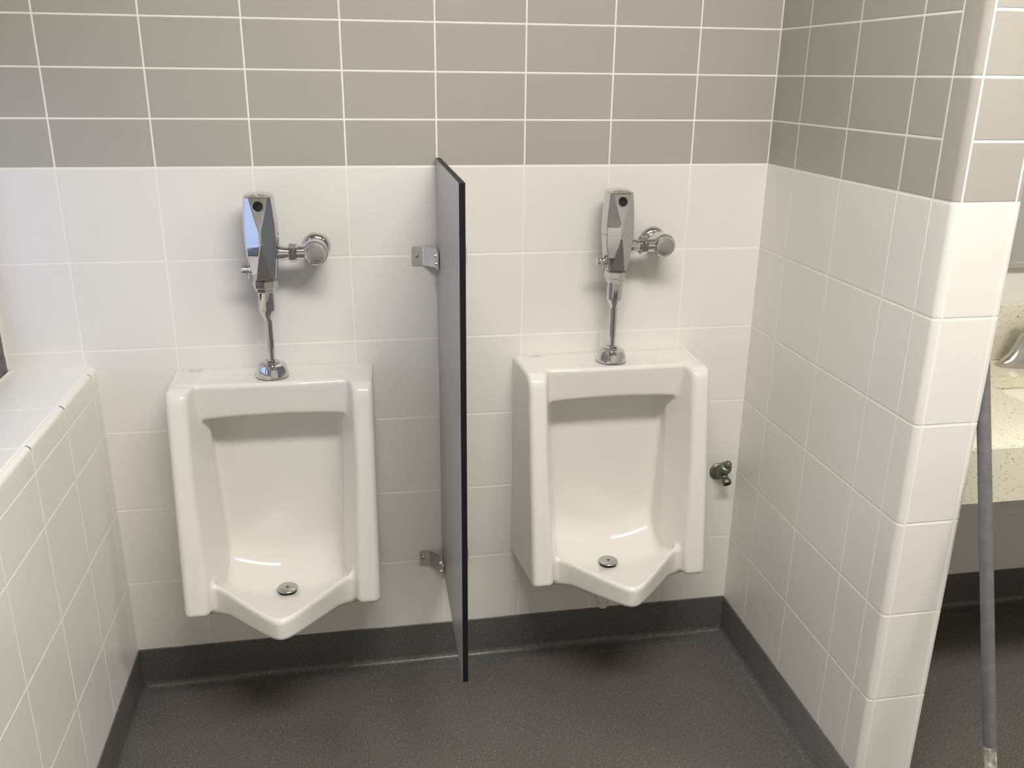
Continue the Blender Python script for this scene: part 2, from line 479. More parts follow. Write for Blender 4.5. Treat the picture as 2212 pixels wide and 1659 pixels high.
def urinal_sdf(x, d, z):
    ax = np.abs(x)
    hw = 0.2262 - 0.040 * np.clip(d, 0, 0.3)
    fr = (d - front(z)) / 1.013
    out = rmax(z - 0.854, fr, 0.030)
    zb = 0.309 + 0.145 * d
    out = rmax(out, zb - z, 0.012)
    out = rmax(out, ax - hw, 0.013)
    out = rmax(out, -d, 0.002)
    # side rails
    xin = np.maximum(0.1775 - 0.30 * np.clip(front(z) - d, 0, 0.2), 0.146) - 0.010 * np.clip((0.65 - z) / 0.25, 0, 1)
    rails = rmax(out, xin - ax, 0.011)
    # lintel under the top
    zl = 0.766 + 0.008 * (1 - (x / 0.16) ** 2)
    lin = (d - (0.1165 + 0.10 * (z - 0.81) + 0.004 * (1 - (x / 0.16) ** 2))) / 1.01
    lintel = rmax(lin, zl - z, 0.008)
    lintel = rmax(lintel, z - 0.854, 0.013)
    lintel = rmax(lintel, ax - 0.2, 0.005)
    lintel = rmax(lintel, -d, 0.002)
    # back plate and bowl block
    L1 = 0.3745 - 1.12 * np.sqrt(x * x + 0.021 ** 2)
    lip = smax(L1, 0.2020 + 0 * x, 0.030)
    slope = 1.38
    zt = 0.405 - 0.09 * np.clip(d - 0.21, -0.05, 0.2)
    zbo = 0.337 - 0.36 * np.clip(0.235 - d, 0, 0.25)
    block = rmax((d - lip) / slope, z - zt, 0.013)
    block = rmax(block, (zbo - z) / 1.06, 0.010)
    block = rmax(block, ax - 0.172, 0.006)
    block = rmax(block, -d, 0.002)
    plate = np.maximum(np.maximum(d - 0.075, z - 0.80), np.maximum(np.maximum(0.35 - z, ax - 0.19), 0.001 - d))
    body = rmin(block, plate, 0.02)
    # the hollow
    fl = 0.330 + 0.285 * np.clip(d - 0.15, 0, 1) + 0.30 * np.clip(0.13 - d, 0, 1) + 1.6 * x * x
    xc = xin + 0.012
    cav = rmax(0.038 - d, (fl - z) / 1.07, 0.060)
    cav = rmax(cav, ax - xc, 0.010)
    cav = rmax(cav, (d - (lip - 0.014)) / slope, 0.012)
    body = rmax(body, -cav, 0.008)
    s = rmin(rails, lintel, 0.009)
    s = rmin(s, body, 0.014)
    s = rmax(s, z - 0.854, 0.008)
    s = rmax(s, -d, 0.002)
    return s

def surface_nets(fn, lo, hi, h):
    xs = [np.arange(a, b + h, h) for a, b in zip(lo, hi)]
    X = np.meshgrid(*xs, indexing='ij')
    F = fn(*X).astype(np.float64)
    nx, ny, nz = F.shape
    inside = F < 0
    acc = np.zeros((nx - 1, ny - 1, nz - 1, 3)); cnt = np.zeros((nx - 1, ny - 1, nz - 1))
    I, J, K = np.meshgrid(np.arange(nx - 1), np.arange(ny - 1), np.arange(nz - 1), indexing='ij')
    base = np.stack([I, J, K], -1).astype(float)
    for axis in range(3):
        for oa in (0, 1):
            for ob in (0, 1):
                o0 = [0, 0, 0]; oth = [a for a in range(3) if a != axis]
                o0[oth[0]] = oa; o0[oth[1]] = ob
                o1 = list(o0); o1[axis] = 1
                f0 = F[o0[0]:nx - 1 + o0[0], o0[1]:ny - 1 + o0[1], o0[2]:nz - 1 + o0[2]]
                f1 = F[o1[0]:nx - 1 + o1[0], o1[1]:ny - 1 + o1[1], o1[2]:nz - 1 + o1[2]]
                cr = (f0 < 0) != (f1 < 0)
                tt = np.where(cr, f0 / np.where(cr, f0 - f1, 1), 0)
                p = np.zeros(acc.shape); p[..., 0] = o0[0]; p[..., 1] = o0[1]; p[..., 2] = o0[2]
                p[..., axis] = tt
                acc += np.where(cr[..., None], p, 0); cnt += cr
    cell = cnt > 0
    idx = -np.ones(cell.shape, dtype=np.int64); idx[cell] = np.arange(cell.sum())
    P = (base + acc / np.maximum(cnt, 1)[..., None])[cell] * h + np.array([x[0] for x in xs])
    quads = []
    for axis in range(3):
        oth = [a for a in range(3) if a != axis]
        sl0 = [slice(1, -1)] * 3; sl1 = [slice(1, -1)] * 3
        sl0[axis] = slice(0, -1); sl1[axis] = slice(1, None)
        a = inside[tuple(sl0)]; b = inside[tuple(sl1)]
        w = np.argwhere(a != b)
        flip = a[a != b]
        off = np.ones(3, int); off[axis] = 0
        g = w + off
        def cid(da, db):
            q = g.copy(); q[:, oth[0]] -= da; q[:, oth[1]] -= db
            return idx[q[:, 0], q[:, 1], q[:, 2]]
        Q = np.stack([cid(1, 1), cid(0, 1), cid(0, 0), cid(1, 0)], 1)
        if axis == 1: flip = ~flip
        Q[~flip] = Q[~flip][:, ::-1]
        quads.append(Q)
    return P, np.concatenate(quads)

def sdf_mesh(fn, lo, hi, h, it=4):
    P, Q = surface_nets(fn, lo, hi, h)
    e = h * 0.05
    for _ in range(it):
        f0 = fn(*P.T)
        gr = np.stack([(fn(*(P + e * np.eye(3)[k]).T) - fn(*(P - e * np.eye(3)[k]).T)) / (2 * e) for k in range(3)], 1)
        n2 = np.maximum((gr ** 2).sum(1), 0.2)
        st = -(f0 / n2)[:, None] * gr
        ln = np.linalg.norm(st, axis=1, keepdims=True)
        P = P + st * np.minimum(1, h * 0.6 / np.maximum(ln, 1e-9))
    return P, Q

UL = {1: 'white porcelain urinal beside the tiled ledge under the window, left of the divider panel',
      2: 'white porcelain urinal between the divider panel and the tiled stub wall, drain spigot showing beneath'}
UL[1] = 'white porcelain wall urinal standing between the tiled window ledge and the dark-edged divider panel'
ur = thing('urinal', UL[1], 'urinal', (U1, 0, 0), 'urinals on the back wall')
P, Q = sdf_mesh(urinal_sdf, (-0.236, -0.006, 0.235), (0.236, 0.366, 0.866), 0.0038)
V = np.stack([P[:, 0], -P[:, 1] - 0.0008, P[:, 2]], 1)
body = mesh_obj('urinal_bowl', V, Q[:, ::-1], M['porcelain'], parent=ur)
# outlet spigot below the bowl
mb = MB()
mb.lathe([(0.019, 0.285), (0.0195, 0.245), (0.0195, 0.232), (0.017, 0.224), (0.0135, 0.2205), (0.0125, 0.219), (0.0125, 0.206), (0.0105, 0.2035)], Matrix.Translation((-0.008, -0.132, 0)), 32)
mb.build('outlet_spigot', M['porcelain'], ur)
# strainer disc over the drain
zs = 0.3325
st = MB()
st.lathe([(0.006, -0.004), (0.006, 0.006)], Matrix.Translation((0, -0.137, zs)), 16)
st.lathe([(0.0225, 0.0050), (0.0238, 0.0058), (0.0242, 0.0070), (0.0238, 0.0082), (0.0225, 0.0092), (0.008, 0.0102), (0.0042, 0.0102), (0.0036, 0.0094)], Matrix.Translation((0, -0.137, zs)), 48)
so = st.build('drain_strainer', M['satin_chrome'], ur)
sh = MB().lathe([(0.0215, -0.001), (0.0215, 0.0016)], Matrix.Translation((0, -0.137, zs)), 40)
sh.build('drain_recess', M['hole'], ur)
hd = MB().lathe([(0.0026, 0.0096), (0.0026, 0.0106), (0.0016, 0.0110)], Matrix.Translation((0, -0.137, zs)), 16)
hd.build('strainer_screw', M['hole'], so)
# maker's mark printed on the top surface
def text_mesh(name, s, size, width, loc, m, parent, shear=0.0):
    cu = bpy.data.curves.new('txt', 'FONT'); cu.body = s; cu.size = size; cu.shear = shear; cu.extrude = 0.00005
    to = bpy.data.objects.new('txt', cu); COL.objects.link(to)
    bpy.context.view_layer.update()
    me = bpy.data.meshes.new_from_object(to.evaluated_get(bpy.context.evaluated_depsgraph_get()))
    bpy.data.objects.remove(to); bpy.data.curves.remove(cu)
    xs = [v.co.x for v in me.vertices]; w = max(xs) - min(xs)
    for v in me.vertices: v.co.x = (v.co.x - min(xs)) * width / w
    me.materials.clear(); me.materials.append(m)
    o = bpy.data.objects.new(name, me); COL.objects.link(o); o.parent = parent; o.location = loc
    return o
text_mesh('maker_mark', 'American Standard', 0.0085, 0.033, (-0.192, -0.0185, 0.85408), M['ink'], ur, 0.25)
text_mesh('maker_mark', 'VITREOUS CHINA', 0.0040, 0.027, (-0.190, -0.0265, 0.85408), M['ink'], ur)
dup(ur, (U2, 0, 0), 'white porcelain wall urinal between the divider panel and the tiled stub wall, spigot showing beneath')

# ------------------------------------------------------------------ flush valve (built round its own axis, base on the urinal top)
AX = -0.075                                    # axis distance from the wall
fv = thing('flush_valve', 'chrome sensor flush valve above the urinal beside the window ledge', 'flush valve', (U1, AX, 0.854), 'flush valves above the urinals')
Z0 = 0.854
def zz_(z): return z - Z0
def loft(sections, n, clamp=None):
    """sections: (z, half width a, half depth b, exponent, cx, cy)"""
    v, f = [], []
    for (z, a, b, e, cx, cy) in sections:
        for i in range(n):
            t_ = 2 * PI * i / n
            c, s = math.cos(t_), math.sin(t_)
            x = a * math.copysign(abs(c) ** (2 / e), c); y = b * math.copysign(abs(s) ** (2 / e), s)
            q = [cx + x, cy + y, z]
            if clamp: q = clamp(q)
            v.append(q)
    for j in range(len(sections) - 1):
        for i in range(n):
            i2 = (i + 1) % n
            f.append((j * n + i, j * n + i2, (j + 1) * n + i2, (j + 1) * n + i))
    f.append(tuple(reversed(range(n)))); f.append(tuple((len(sections) - 1) * n + i for i in range(n)))
    return v, f
def interp(tab, z):
    for (z0, *a), (z1, *b) in zip(tab[:-1], tab[1:]):
        if z0 <= z <= z1:
            k = (z - z0) / (z1 - z0); k = k * k * (3 - 2 * k) if False else k
            return [p + (q - p) * k for p, q in zip(a, b)]
    return list(tab[-1][1:]) if z > tab[-1][0] else list(tab[0][1:])
def smooth_tab(tab, zs):
    """Catmull-Rom through the table rows"""
    zt = np.array([r[0] for r in tab]); out = []
    for z in zs:
        i = int(np.clip(np.searchsorted(zt, z) - 1, 0, len(tab) - 2))
        p0 = np.array(tab[max(i - 1, 0)][1:]); p1 = np.array(tab[i][1:]); p2 = np.array(tab[i + 1][1:]); p3 = np.array(tab[min(i + 2, len(tab) - 1)][1:])
        k = (z - zt[i]) / (zt[i + 1] - zt[i])
        m1 = (p2 - p0) / 2; m2 = (p3 - p1) / 2
        out.append((2 * k**3 - 3 * k**2 + 1) * p1 + (k**3 - 2 * k**2 + k) * m1 + (-2 * k**3 + 3 * k**2) * p2 + (k**3 - k**2) * m2)
    return out
BT = [(1.074, .0250, .0250, 2.15), (1.088, .0280, .0284, 2.15), (1.105, .0310, .0322, 2.15), (1.130, .0346, .0370, 2.15), (1.152, .0364, .0395, 2.15),
      (1.175, .0370, .0405, 2.15), (1.200, .0361, .0402, 2.15), (1.225, .0343, .0390, 2.15), (1.245, .0326, .0374, 2.15), (1.262, .0310, .0358, 2.15)]
def facets(q):
    x, y, z = q
    zz0 = z + Z0
    if y > 0: return q
    yr = interp(BT, zz0)[1] - 0.0004
    # two cheeks meeting in a soft ridge down the front
    lim = -(yr + 0.0012 - 0.56 * math.sqrt(x * x + 0.0020 ** 2))
    if y < lim: y = lim
    # leaning flat shield on the cover
    lim = -(0.0392 - (zz0 - 1.188) * 0.185)
    if y < lim: y = lim
    # tapering flat on the lower body
    if zz0 < 1.152:
        lim = -(yr - (1.152 - zz0) * 0.105)
        if y < lim: y = lim
    return [x, y, z]
def body_sections(z0, z1, n):
    zs = list(np.linspace(z0, z1, n))
    return [(zz_(z), a, b, e, 0, 0) for z, (a, b, e) in zip(zs, smooth_tab(BT, zs))]
SEAM = 1.1595
# lower body
sec = body_sections(1.0765, SEAM - 0.0006, 40)
a0 = sec[0]; sec = [(a0[0] - .0025, a0[1] - .004, a0[2] - .004, a0[3], 0, 0), (a0[0] - .0016, a0[1] - .0014, a0[2] - .0014, a0[3], 0, 0)] + sec
l0 = sec[-1]; sec.append((l0[0] + 0.0004, l0[1] - 0.0008, l0[2] - 0.0008, l0[3], 0, 0))
v, f = loft(sec, 240, facets)
lb = auto_smooth(mesh_obj('valve_body', v, f, M['chrome'], parent=fv), 24)
# cover with a slanted domed top
sec = body_sections(SEAM + 0.0002, 1.2555, 60)
l0 = sec[0]; sec = [(l0[0] - 0.0002, l0[1] - 0.0008, l0[2] - 0.0008, l0[3], 0, 0)] + sec
TOPZ = 1.2555
v, f = loft(sec, 240, facets)
n_ = 240; last = len(sec) - 1
f = f[:-1]
ring0 = [np.array(v[last * n_ + i]) for i in range(n_)]
prev = last
for k, (ins, up) in enumerate(((0.03, 0.0012), (0.08, 0.0021), (0.2, 0.0034), (0.45, 0.0050), (0.7, 0.0058), (0.93, 0.0061))):
    for p in ring0: v.append([p[0] * (1 - ins), p[1] * (1 - ins), p[2] + up])
    for i in range(n_):
        i2 = (i + 1) % n_
        f.append((prev * n_ + i, prev * n_ + i2, (prev + 1) * n_ + i2, (prev + 1) * n_ + i))
    prev += 1
f.append(tuple(prev * n_ + i for i in range(n_)))
# slope the crown: front edge lower than the back
v = [(x, y, z - max(0, (z + Z0 - 1.225) / 0.03) * max(0.0, (0.02 - y)) * 0.10) for x, y, z in v]
cov = auto_smooth(mesh_obj('valve_cover', v, f, M['chrome'], parent=fv), 24)
# sensor eye on the shield
ez = 1.2345; ey = -(0.0392 - (ez - 1.188) * 0.185)
nrm = Vector((0, -1, 0.185)).normalized()
em = align((0.0, ey, zz_(ez)), nrm)
ring = MB().lathe([(0.0122, -0.001), (0.0122, 0.0006), (0.0115, 0.0012), (0.0104, 0.0012), (0.0098, 0.0003), (0.0098, -0.001)], em, 48)
ro = ring.build('sensor_ring', M['chrome'], cov)
eye = MB().lathe([(0.0098, -0.001), (0.0098, 0.0006), (0.007, 0.0011), (0.001, 0.0013)], em, 40)
eye.build('sensor_eye', M['sensor'], cov)
# override button low on the side
bm_ = align((-0.026, -0.004, zz_(1.0955)), (-1, -0.05, 0.05))
bt = MB().lathe([(0.0115, -0.006), (0.0115, 0.0035), (0.0105, 0.0045), (0.0075, 0.0048), (0.0075, 0.008), (0.0095, 0.0085), (0.0100, 0.0095), (0.0100, 0.0195), (0.0088, 0.0212), (0.002, 0.0216)], bm_, 40)
bt.build('override_button', M['chrome'], fv)
bs = MB().lathe([(0.0026, -0.004), (0.0026, 0.0105), (0.0015, 0.0115)], align((-0.032, -0.004, zz_(1.088)), (0, 0, -1)), 16)
bs.build('set_screw', M['chrome'], fv)
# coupling nut, sleeve and down tube
nut = MB()
nut.lathe([(0.0245, zz_(1.056)), (0.0268, zz_(1.058)), (0.0268, zz_(1.071)), (0.0240, zz_(1.0735))], sides=8)
nut.lathe([(0.0215, zz_(1.0465)), (0.0230, zz_(1.048)), (0.0230, zz_(1.0585)), (0.021, zz_(1.059))], sides=8)
nut.build('coupling_nut', M['chrome'], fv, deg=30)
tb = MB()
tb.lathe([(0.0185, zz_(1.050)), (0.0185, zz_(1.009)), (0.0180, zz_(1.0055)), (0.0150, zz_(0.998)), (0.0112, zz_(0.990)), (0.0092, zz_(0.985)), (0.0088, zz_(0.981)), (0.0088, zz_(0.880))], n=48)
tb.build('flush_tube', M['chrome'], fv)
sp = MB()
sp.lathe([(0.0358, 0.0), (0.0362, 0.0015), (0.0360, 0.004), (0.0345, 0.012), (0.0325, 0.021), (0.0295, 0.0265), (0.0240, 0.0288), (0.0150, 0.0290)], n=64)
spo = sp.build('spud_flange', M['chrome'], fv)
MB().lathe([(0.0150, 0.0280), (0.0160, 0.0295), (0.0160, 0.0350), (0.0140, 0.0365)], sides=6).build('spud_nut', M['chrome'], spo, deg=30)
# tailpiece to the control stop
zt = zz_(1.1305)
tp = MB()
tp.lathe([(0.0175, 0.030), (0.0180, 0.036), (0.0172, 0.041), (0.0150, 0.046), (0.0140, 0.052), (0.0140, 0.062), (0.0165, 0.0635), (0.0165, 0.1)], align((0, 0, zt), (1, 0, 0)), 48)
tp.build('tailpiece', M['chrome'], fv)
nt_ = MB()
nt_.lathe([(0.0190, 0.0545), (0.0215, 0.0560), (0.0215, 0.0645), (0.0200, 0.0655), (0.0205, 0.0660), (0.0205, 0.0705), (0.0180, 0.0720)], align((0, 0, zt), (1, 0, 0)), sides=10)
nt_.build('tailpiece_nut', M['chrome'], fv, deg=30)
XS = 0.1105
stp = MB()
fw = align((XS, 0, zt), (0, -1, 0))
stp.lathe([(0.0150, -0.045), (0.0225, -0.043), (0.0255, -0.036), (0.0262, -0.020), (0.0262, 0.004), (0.0255, 0.008), (0.0245, 0.0095), (0.0245, 0.0105), (0.0262, 0.0115), (0.0262, 0.0135), (0.0245, 0.0150)], fw, 64)
sbo = stp.build('control_stop', M['chrome'], fv)
cp = MB().lathe([(0.0222, 0.013), (0.0222, 0.0235), (0.0212, 0.0255), (0.0195, 0.0262), (0.0180, 0.0262), (0.0176, 0.0256)], fw, 64)
cpo = cp.build('stop_cap', M['chrome'], sbo)
MB().lathe([(0.0174, 0.0252), (0.0174, 0.0258), (0.0150, 0.0262)], fw, 48).build('cap_disc', M['satin_chrome'], sbo)
# wall flange and supply pipe
wl = align((XS, -AX - 0.0005, zt), (0, -1, 0))
fl_ = MB().lathe([(0.0315, 0.0), (0.0320, 0.0012), (0.0318, 0.003), (0.0300, 0.0075), (0.0255, 0.0125), (0.0215, 0.0150), (0.0185, 0.0155), (0.0185, 0.021), (0.0165, 0.022)], wl, 64)
fl_.build('wall_flange', M['chrome'], fv)
MB().lathe([(0.0150, 0.010), (0.0150, 0.045)], wl, 40).build('supply_pipe', M['chrome'], fv)
dup(fv, (U2, AX, Z0), 'chrome sensor flush valve above the urinal beside the stub wall')

# ------------------------------------------------------------------ divider panel with brackets
PZ0, PZ1, PD0, PD1, PT = 0.2975, 1.3235, 0.005, 0.4965, 0.0115
pan = thing('divider_panel', 'tall grey divider panel with black front edge fixed between the two urinals', 'partition', (0.802, 0, PZ0))
pan.rotation_euler = (0, 0, math.radians(-0.85))
mb = MB()
x0, x1 = -PT / 2, PT / 2
h = PZ1 - PZ0
mb.box((x0, -PD1, 0), (x1, -PD0, h), 0, 0.0006)
po = mb.build('panel', [M['panel_face'], M['panel_edge']], pan, deg=20)
for p in po.data.polygons:
    if abs(p.normal.x) < 0.5: p.material_index = 1
def bracket(zc, side, width=0.044):
    """bent strap: ear on the wall, diagonal web, ear along the panel"""
    ph = x0 if side < 0 else x1
    hh = width / 2
    # (distance from panel face, distance from wall, how far the edge draws in): rounded ear corners
    path = [(0.0580, 0.0, 0.0060), (0.0572, 0.0, 0.0032), (0.0560, 0.0, 0.0016), (0.0530, 0.0, 0.0), (0.0340, 0.0, 0.0), (0.0305, 0.0008, 0.0), (0.0275, 0.0030, 0.0),
            (0.0055, 0.0285, 0.0), (0.0030, 0.0325, 0.0), (0.0024, 0.0370, 0.0), (0.0024, 0.0730, 0.0), (0.0024, 0.0760, 0.0016), (0.0024, 0.0772, 0.0032), (0.0024, 0.0780, 0.0060)]
    th = 0.0026
    pts = [Vector((p[0], p[1])) for p in path]; off = []
    for i, p in enumerate(pts):
        tdir = (pts[min(i + 1, len(pts) - 1)] - pts[max(i - 1, 0)]).normalized()
        off.append(p + Vector((tdir.y, -tdir.x)) * th)
    v, f = [], []
    m_ = MB()
    def P3(q, z): return (ph + side * q.x, -q.y - 0.0008, zc - PZ0 + z)
    for i in range(len(pts)):
        e0 = hh - path[i][2]
        v += [P3(pts[i], -e0), P3(pts[i], e0), P3(off[i], e0), P3(off[i], -e0)]
    k = 4
    for i in range(len(pts) - 1):
        for j in range(4):
            j2 = (j + 1) % 4
            f.append((i * k + j, i * k + j2, (i + 1) * k + j2, (i + 1) * k + j))
    f.append((0, 1, 2, 3)); f.append(tuple((len(pts) - 1) * k + j for j in (3, 2, 1, 0)))
    m_.add(v, f)
    o = m_.build('bracket', M['steel'], pan, smooth=False)
    import bmesh
    bm = bmesh.new(); bm.from_mesh(o.data); bmesh.ops.recalc_face_normals(bm, faces=bm.faces[:])
    bm.to_mesh(o.data); bm.free()
    w1 = align((ph + side * 0.0475, -0.0030, zc - PZ0), (0, -1, 0))
    s1 = MB().lathe([(0.0048, -0.001), (0.0048, 0.0006), (0.0036, 0.0018), (0.0015, 0.0022)], w1, 24).build('bracket_screw', M['satin_chrome'], o)
    for dz, dd in ((0.009, 0.050), (-0.007, 0.062)):
        w2 = align((ph + side * 0.0046, -dd, zc - PZ0 + dz), (side, 0, 0))
        MB().lathe([(0.0046, -0.001), (0.0046, 0.0040), (0.0038, 0.0066), (0.0022, 0.0080), (0.0008, 0.0084)], w2, 24).build('bracket_screw', M['steel'], o)
    return o
for zc in (1.103, 0.312):
    for sd in (-1, 1): bracket(zc, sd)

# ------------------------------------------------------------------ capped hose tap on the wall
tap = thing('hose_tap', 'dull greenish metal hose tap low on the wall in the tiled corner', 'tap', (1.541, 0, 0.503))
FT = Vector((0, -0.0005, 0))
m = M['dull_nickel']
fl0 = MB().lathe([(0.0240, 0), (0.0242, 0.002), (0.0225, 0.0045), (0.0180, 0.0065), (0.0120, 0.0075)], align(FT, (0, -1, 0)), 48)
fl0.build('wall_flange', m, tap)
bd = MB().lathe([(0.0168, 0.004), (0.0190, 0.006), (0.0190, 0.0125), (0.0165, 0.0135)], align(FT, (0, -1, 0)), sides=6)
bd.tube([(0, -0.006, 0), (0.001, -0.018, 0.004), (0.002, -0.027, 0.012), (0.004, -0.035, 0.025)], [0.0155, 0.0150, 0.0140, 0.0135], 24)
bd.tube([(0.002, -0.022, 0.004), (0.004, -0.030, 0.000), (0.005, -0.036, -0.005), (0.0055, -0.040, -0.008)], [0.0125, 0.0105, 0.0085, 0.0082], 24)
bd.build('tap_body', m, tap)
sd_ = Vector((0.13, -0.55, 0.83)).normalized()
b0 = Vector((0.003, -0.032, 0.020))
MB().lathe([(0.0145, 0.0), (0.0168, 0.0015), (0.0172, 0.006), (0.0160, 0.008), (0.0150, 0.013), (0.0120, 0.015)], align(b0, sd_), 40).build('packing_nut', m, tap)
stx = MB().lathe([(0.0092, 0.012), (0.0092, 0.0265), (0.0084, 0.0278), (0.0070, 0.0278), (0.0066, 0.0250)], align(b0, sd_), 32)
sto = stx.build('stem_collar', m, tap)
MB().lathe([(0.0064, 0.0240), (0.0064, 0.0255)], align(b0, sd_), 24).build('stem_recess', M['copper'], sto)
MB().lathe([(0.0034, 0.0240), (0.0034, 0.0290), (0.0022, 0.0305)], align(b0, sd_), 16).build('stem_tip', M['steel'], sto)
od = Vector((0.10, -0.80, -0.60)).normalized(); ob = Vector((0.005, -0.034, -0.004))
spt = MB().lathe([(0.0082, 0.0), (0.0098, 0.004), (0.0122, 0.009), (0.0126, 0.013), (0.0122, 0.019), (0.0110, 0.0200), (0.0084, 0.0200), (0.0080, 0.0170)], align(ob, od), 40)
spto = spt.build('spout', m, tap)
MB().lathe([(0.0079, 0.0150), (0.0079, 0.0172)], align(ob, od), 24).build('spout_opening', M['hole'], spto)

# ------------------------------------------------------------------ wash counter
CZ, CY, CT = 0.788, -0.560, 0.128
BX0, BX1, BY0, BY1 = 2.138, 2.62, -0.462, -0.156
ct = thing('wash_counter', 'cream speckled quartz wash counter behind the tiled stub wall', 'counter', (2.4, 0, CZ - CT))
def loc_(o, root): o.location = tuple(-c for c in root.location); o.parent = root; return o
def slab_with_hole():
    """counter top with a rounded-rectangle opening and a deep front apron"""
    N = 12; R = 0.05
    hole = []
    for (cx, cy, a0) in ((BX1 - R, BY1 - R, 0), (BX0 + R, BY1 - R, 90), (BX0 + R, BY0 + R, 180), (BX1 - R, BY0 + R, 270)):
        for k in range(N + 1):
            a = math.radians(a0 + 90 * k / N); hole.append((cx + R * math.cos(a), cy + R * math.sin(a)))
    X0, X1, Y0, Y1 = XE + 0.0008, XF - 0.002, CY, -0.0008
    outer = []
    nh = len(hole)
    cxm, cym = (BX0 + BX1) / 2, (BY0 + BY1) / 2
    for (hx, hy) in hole:                     # project to the outer rectangle
        dx, dy = hx - cxm, hy - cym
        tt = min(((X1 - cxm) / dx if dx > 0 else (X0 - cxm) / dx) if abs(dx) > 1e-6 else 1e9, ((Y1 - cym) / dy if dy > 0 else (Y0 - cym) / dy) if abs(dy) > 1e-6 else 1e9)
        outer.append((cxm + dx * tt, cym + dy * tt))
    # snap the nearest outer points to the corners
    for (qx, qy) in ((X0, Y0), (X1, Y0), (X0, Y1), (X1, Y1)):
        k = min(range(nh), key=lambda i: (outer[i][0] - qx) ** 2 + (outer[i][1] - qy) ** 2); outer[k] = (qx, qy)
    er = 0.006
    mb = MB(); v, f = [], []
    def inset(p, d): return (p[0], max(p[1], Y0 + d))
    rings = [[(x, y, CZ) for x, y in hole], [(*inset(p, er), CZ) for p in outer], [(*inset(p, er * 0.3), CZ - er * 0.3) for p in outer], [(*p, CZ - er) for p in outer]]
    rings = [[(x, y, CZ - 0.030) for x, y in hole]] + rings
    for r in rings: v += r
    for i in range(len(rings) - 1):
        for j in range(nh):
            j2 = (j + 1) % nh
            f.append((i * nh + j, (i + 1) * nh + j, (i + 1) * nh + j2, i * nh + j2))
    mb.add(v, f)
    mb.box((X0, Y0, CZ - CT), (X1, Y0 + 0.03, CZ - er - 0.0005))
    mb.box((X0, Y0 + 0.03, CZ - 0.034), (X1, BY0 - 0.002, CZ - er - 0.0005))
    mb.box((X0, BY1 + 0.002, CZ - 0.034), (X1, Y1, CZ - er - 0.0005))
    mb.box((X0, BY0, CZ - 0.034), (BX0 - 0.002, BY1, CZ - er - 0.0005))
    mb.box((BX1 + 0.002, BY0, CZ - 0.034), (X1, BY1, CZ - er - 0.0005))
    return mb
loc_(slab_with_hole().build('counter_top', M['quartz'], deg=40), ct)
loc_(MB().box((XE + 0.0008, -0.021, CZ + 0.0002), (XF - 0.002, -0.0008, CZ + 0.153), 0, 0.003).build('backsplash', M['quartz']), ct)
# undermount basin
bw = MB()
def rring(x0, x1, y0, y1, r, z, N=10):
    out = []
    for (cx, cy, a0) in ((x1 - r, y1 - r, 0), (x0 + r, y1 - r, 90), (x0 + r, y0 + r, 180), (x1 - r, y0 + r, 270)):
        for k in range(N + 1):
            a = math.radians(a0 + 90 * k / N); out.append((cx + r * math.cos(a), cy + r * math.sin(a), z))
    return out
zb_ = CZ - 0.0305
inner = [rring(BX0 - .004 + i, BX1 + .004 - i, BY0 - .004 + i, BY1 + .004 - i, 0.05, zb_ - dz) for i, dz in ((0, 0), (.006, .05), (.012, .09), (.025, .115), (.05, .125), (.10, .128))]
outer = [rring(BX0 - .020 + i, BX1 + .020 - i, BY0 - .020 + i, BY1 + .020 - i, 0.06, zb_ - dz) for i, dz in ((.10, .143), (.05, .14), (.02, .125), (.008, .09), (.0, .012), (-.012, .010), (-.012, .0))]
rs_ = inner + outer
nr = len(rs_[0]); v, f = [], []
for r in rs_: v += r
for i in range(len(rs_)):
    i2 = (i + 1) % len(rs_)
    if i == len(inner) - 1: continue
    for j in range(nr):
        j2 = (j + 1) % nr
        f.append((i * nr + j, i * nr + j2, i2 * nr + j2, i2 * nr + j))
f.append(tuple((len(inner) - 1) * nr + j for j in range(nr))); f.append(tuple(reversed([len(inner) * nr + j for j in range(nr)])))
bw.add(v, f)
loc_(bw.build('basin', M['basin'], deg=50), ct)
# white wrapped waste elbow hanging below the counter and a dark supply elbow
el = MB()
pc = Vector((1.925, -0.36, 0.0))
el.tube([(1.90, -0.002, 0.46), (1.90, -0.12, 0.455), (1.90, -0.22, 0.46), (1.90, -0.29, 0.49), (1.90, -0.31, 0.54), (1.90, -0.31, 0.66), (1.90, -0.31, CZ - 0.035)], 0.034, 24)
loc_(el.build('waste_pipe', M['plastic_white'], deg=60), ct)
se_ = MB()
se_.tube([(2.30, -0.30, CZ - 0.168), (2.30, -0.30, CZ - 0.21), (2.30, -0.28, CZ - 0.24), (2.30, -0.20, CZ - 0.25), (2.30, -0.0015, CZ - 0.25)], 0.02, 20)
loc_(se_.build('drain_elbow', M['rubber'], deg=60), ct)

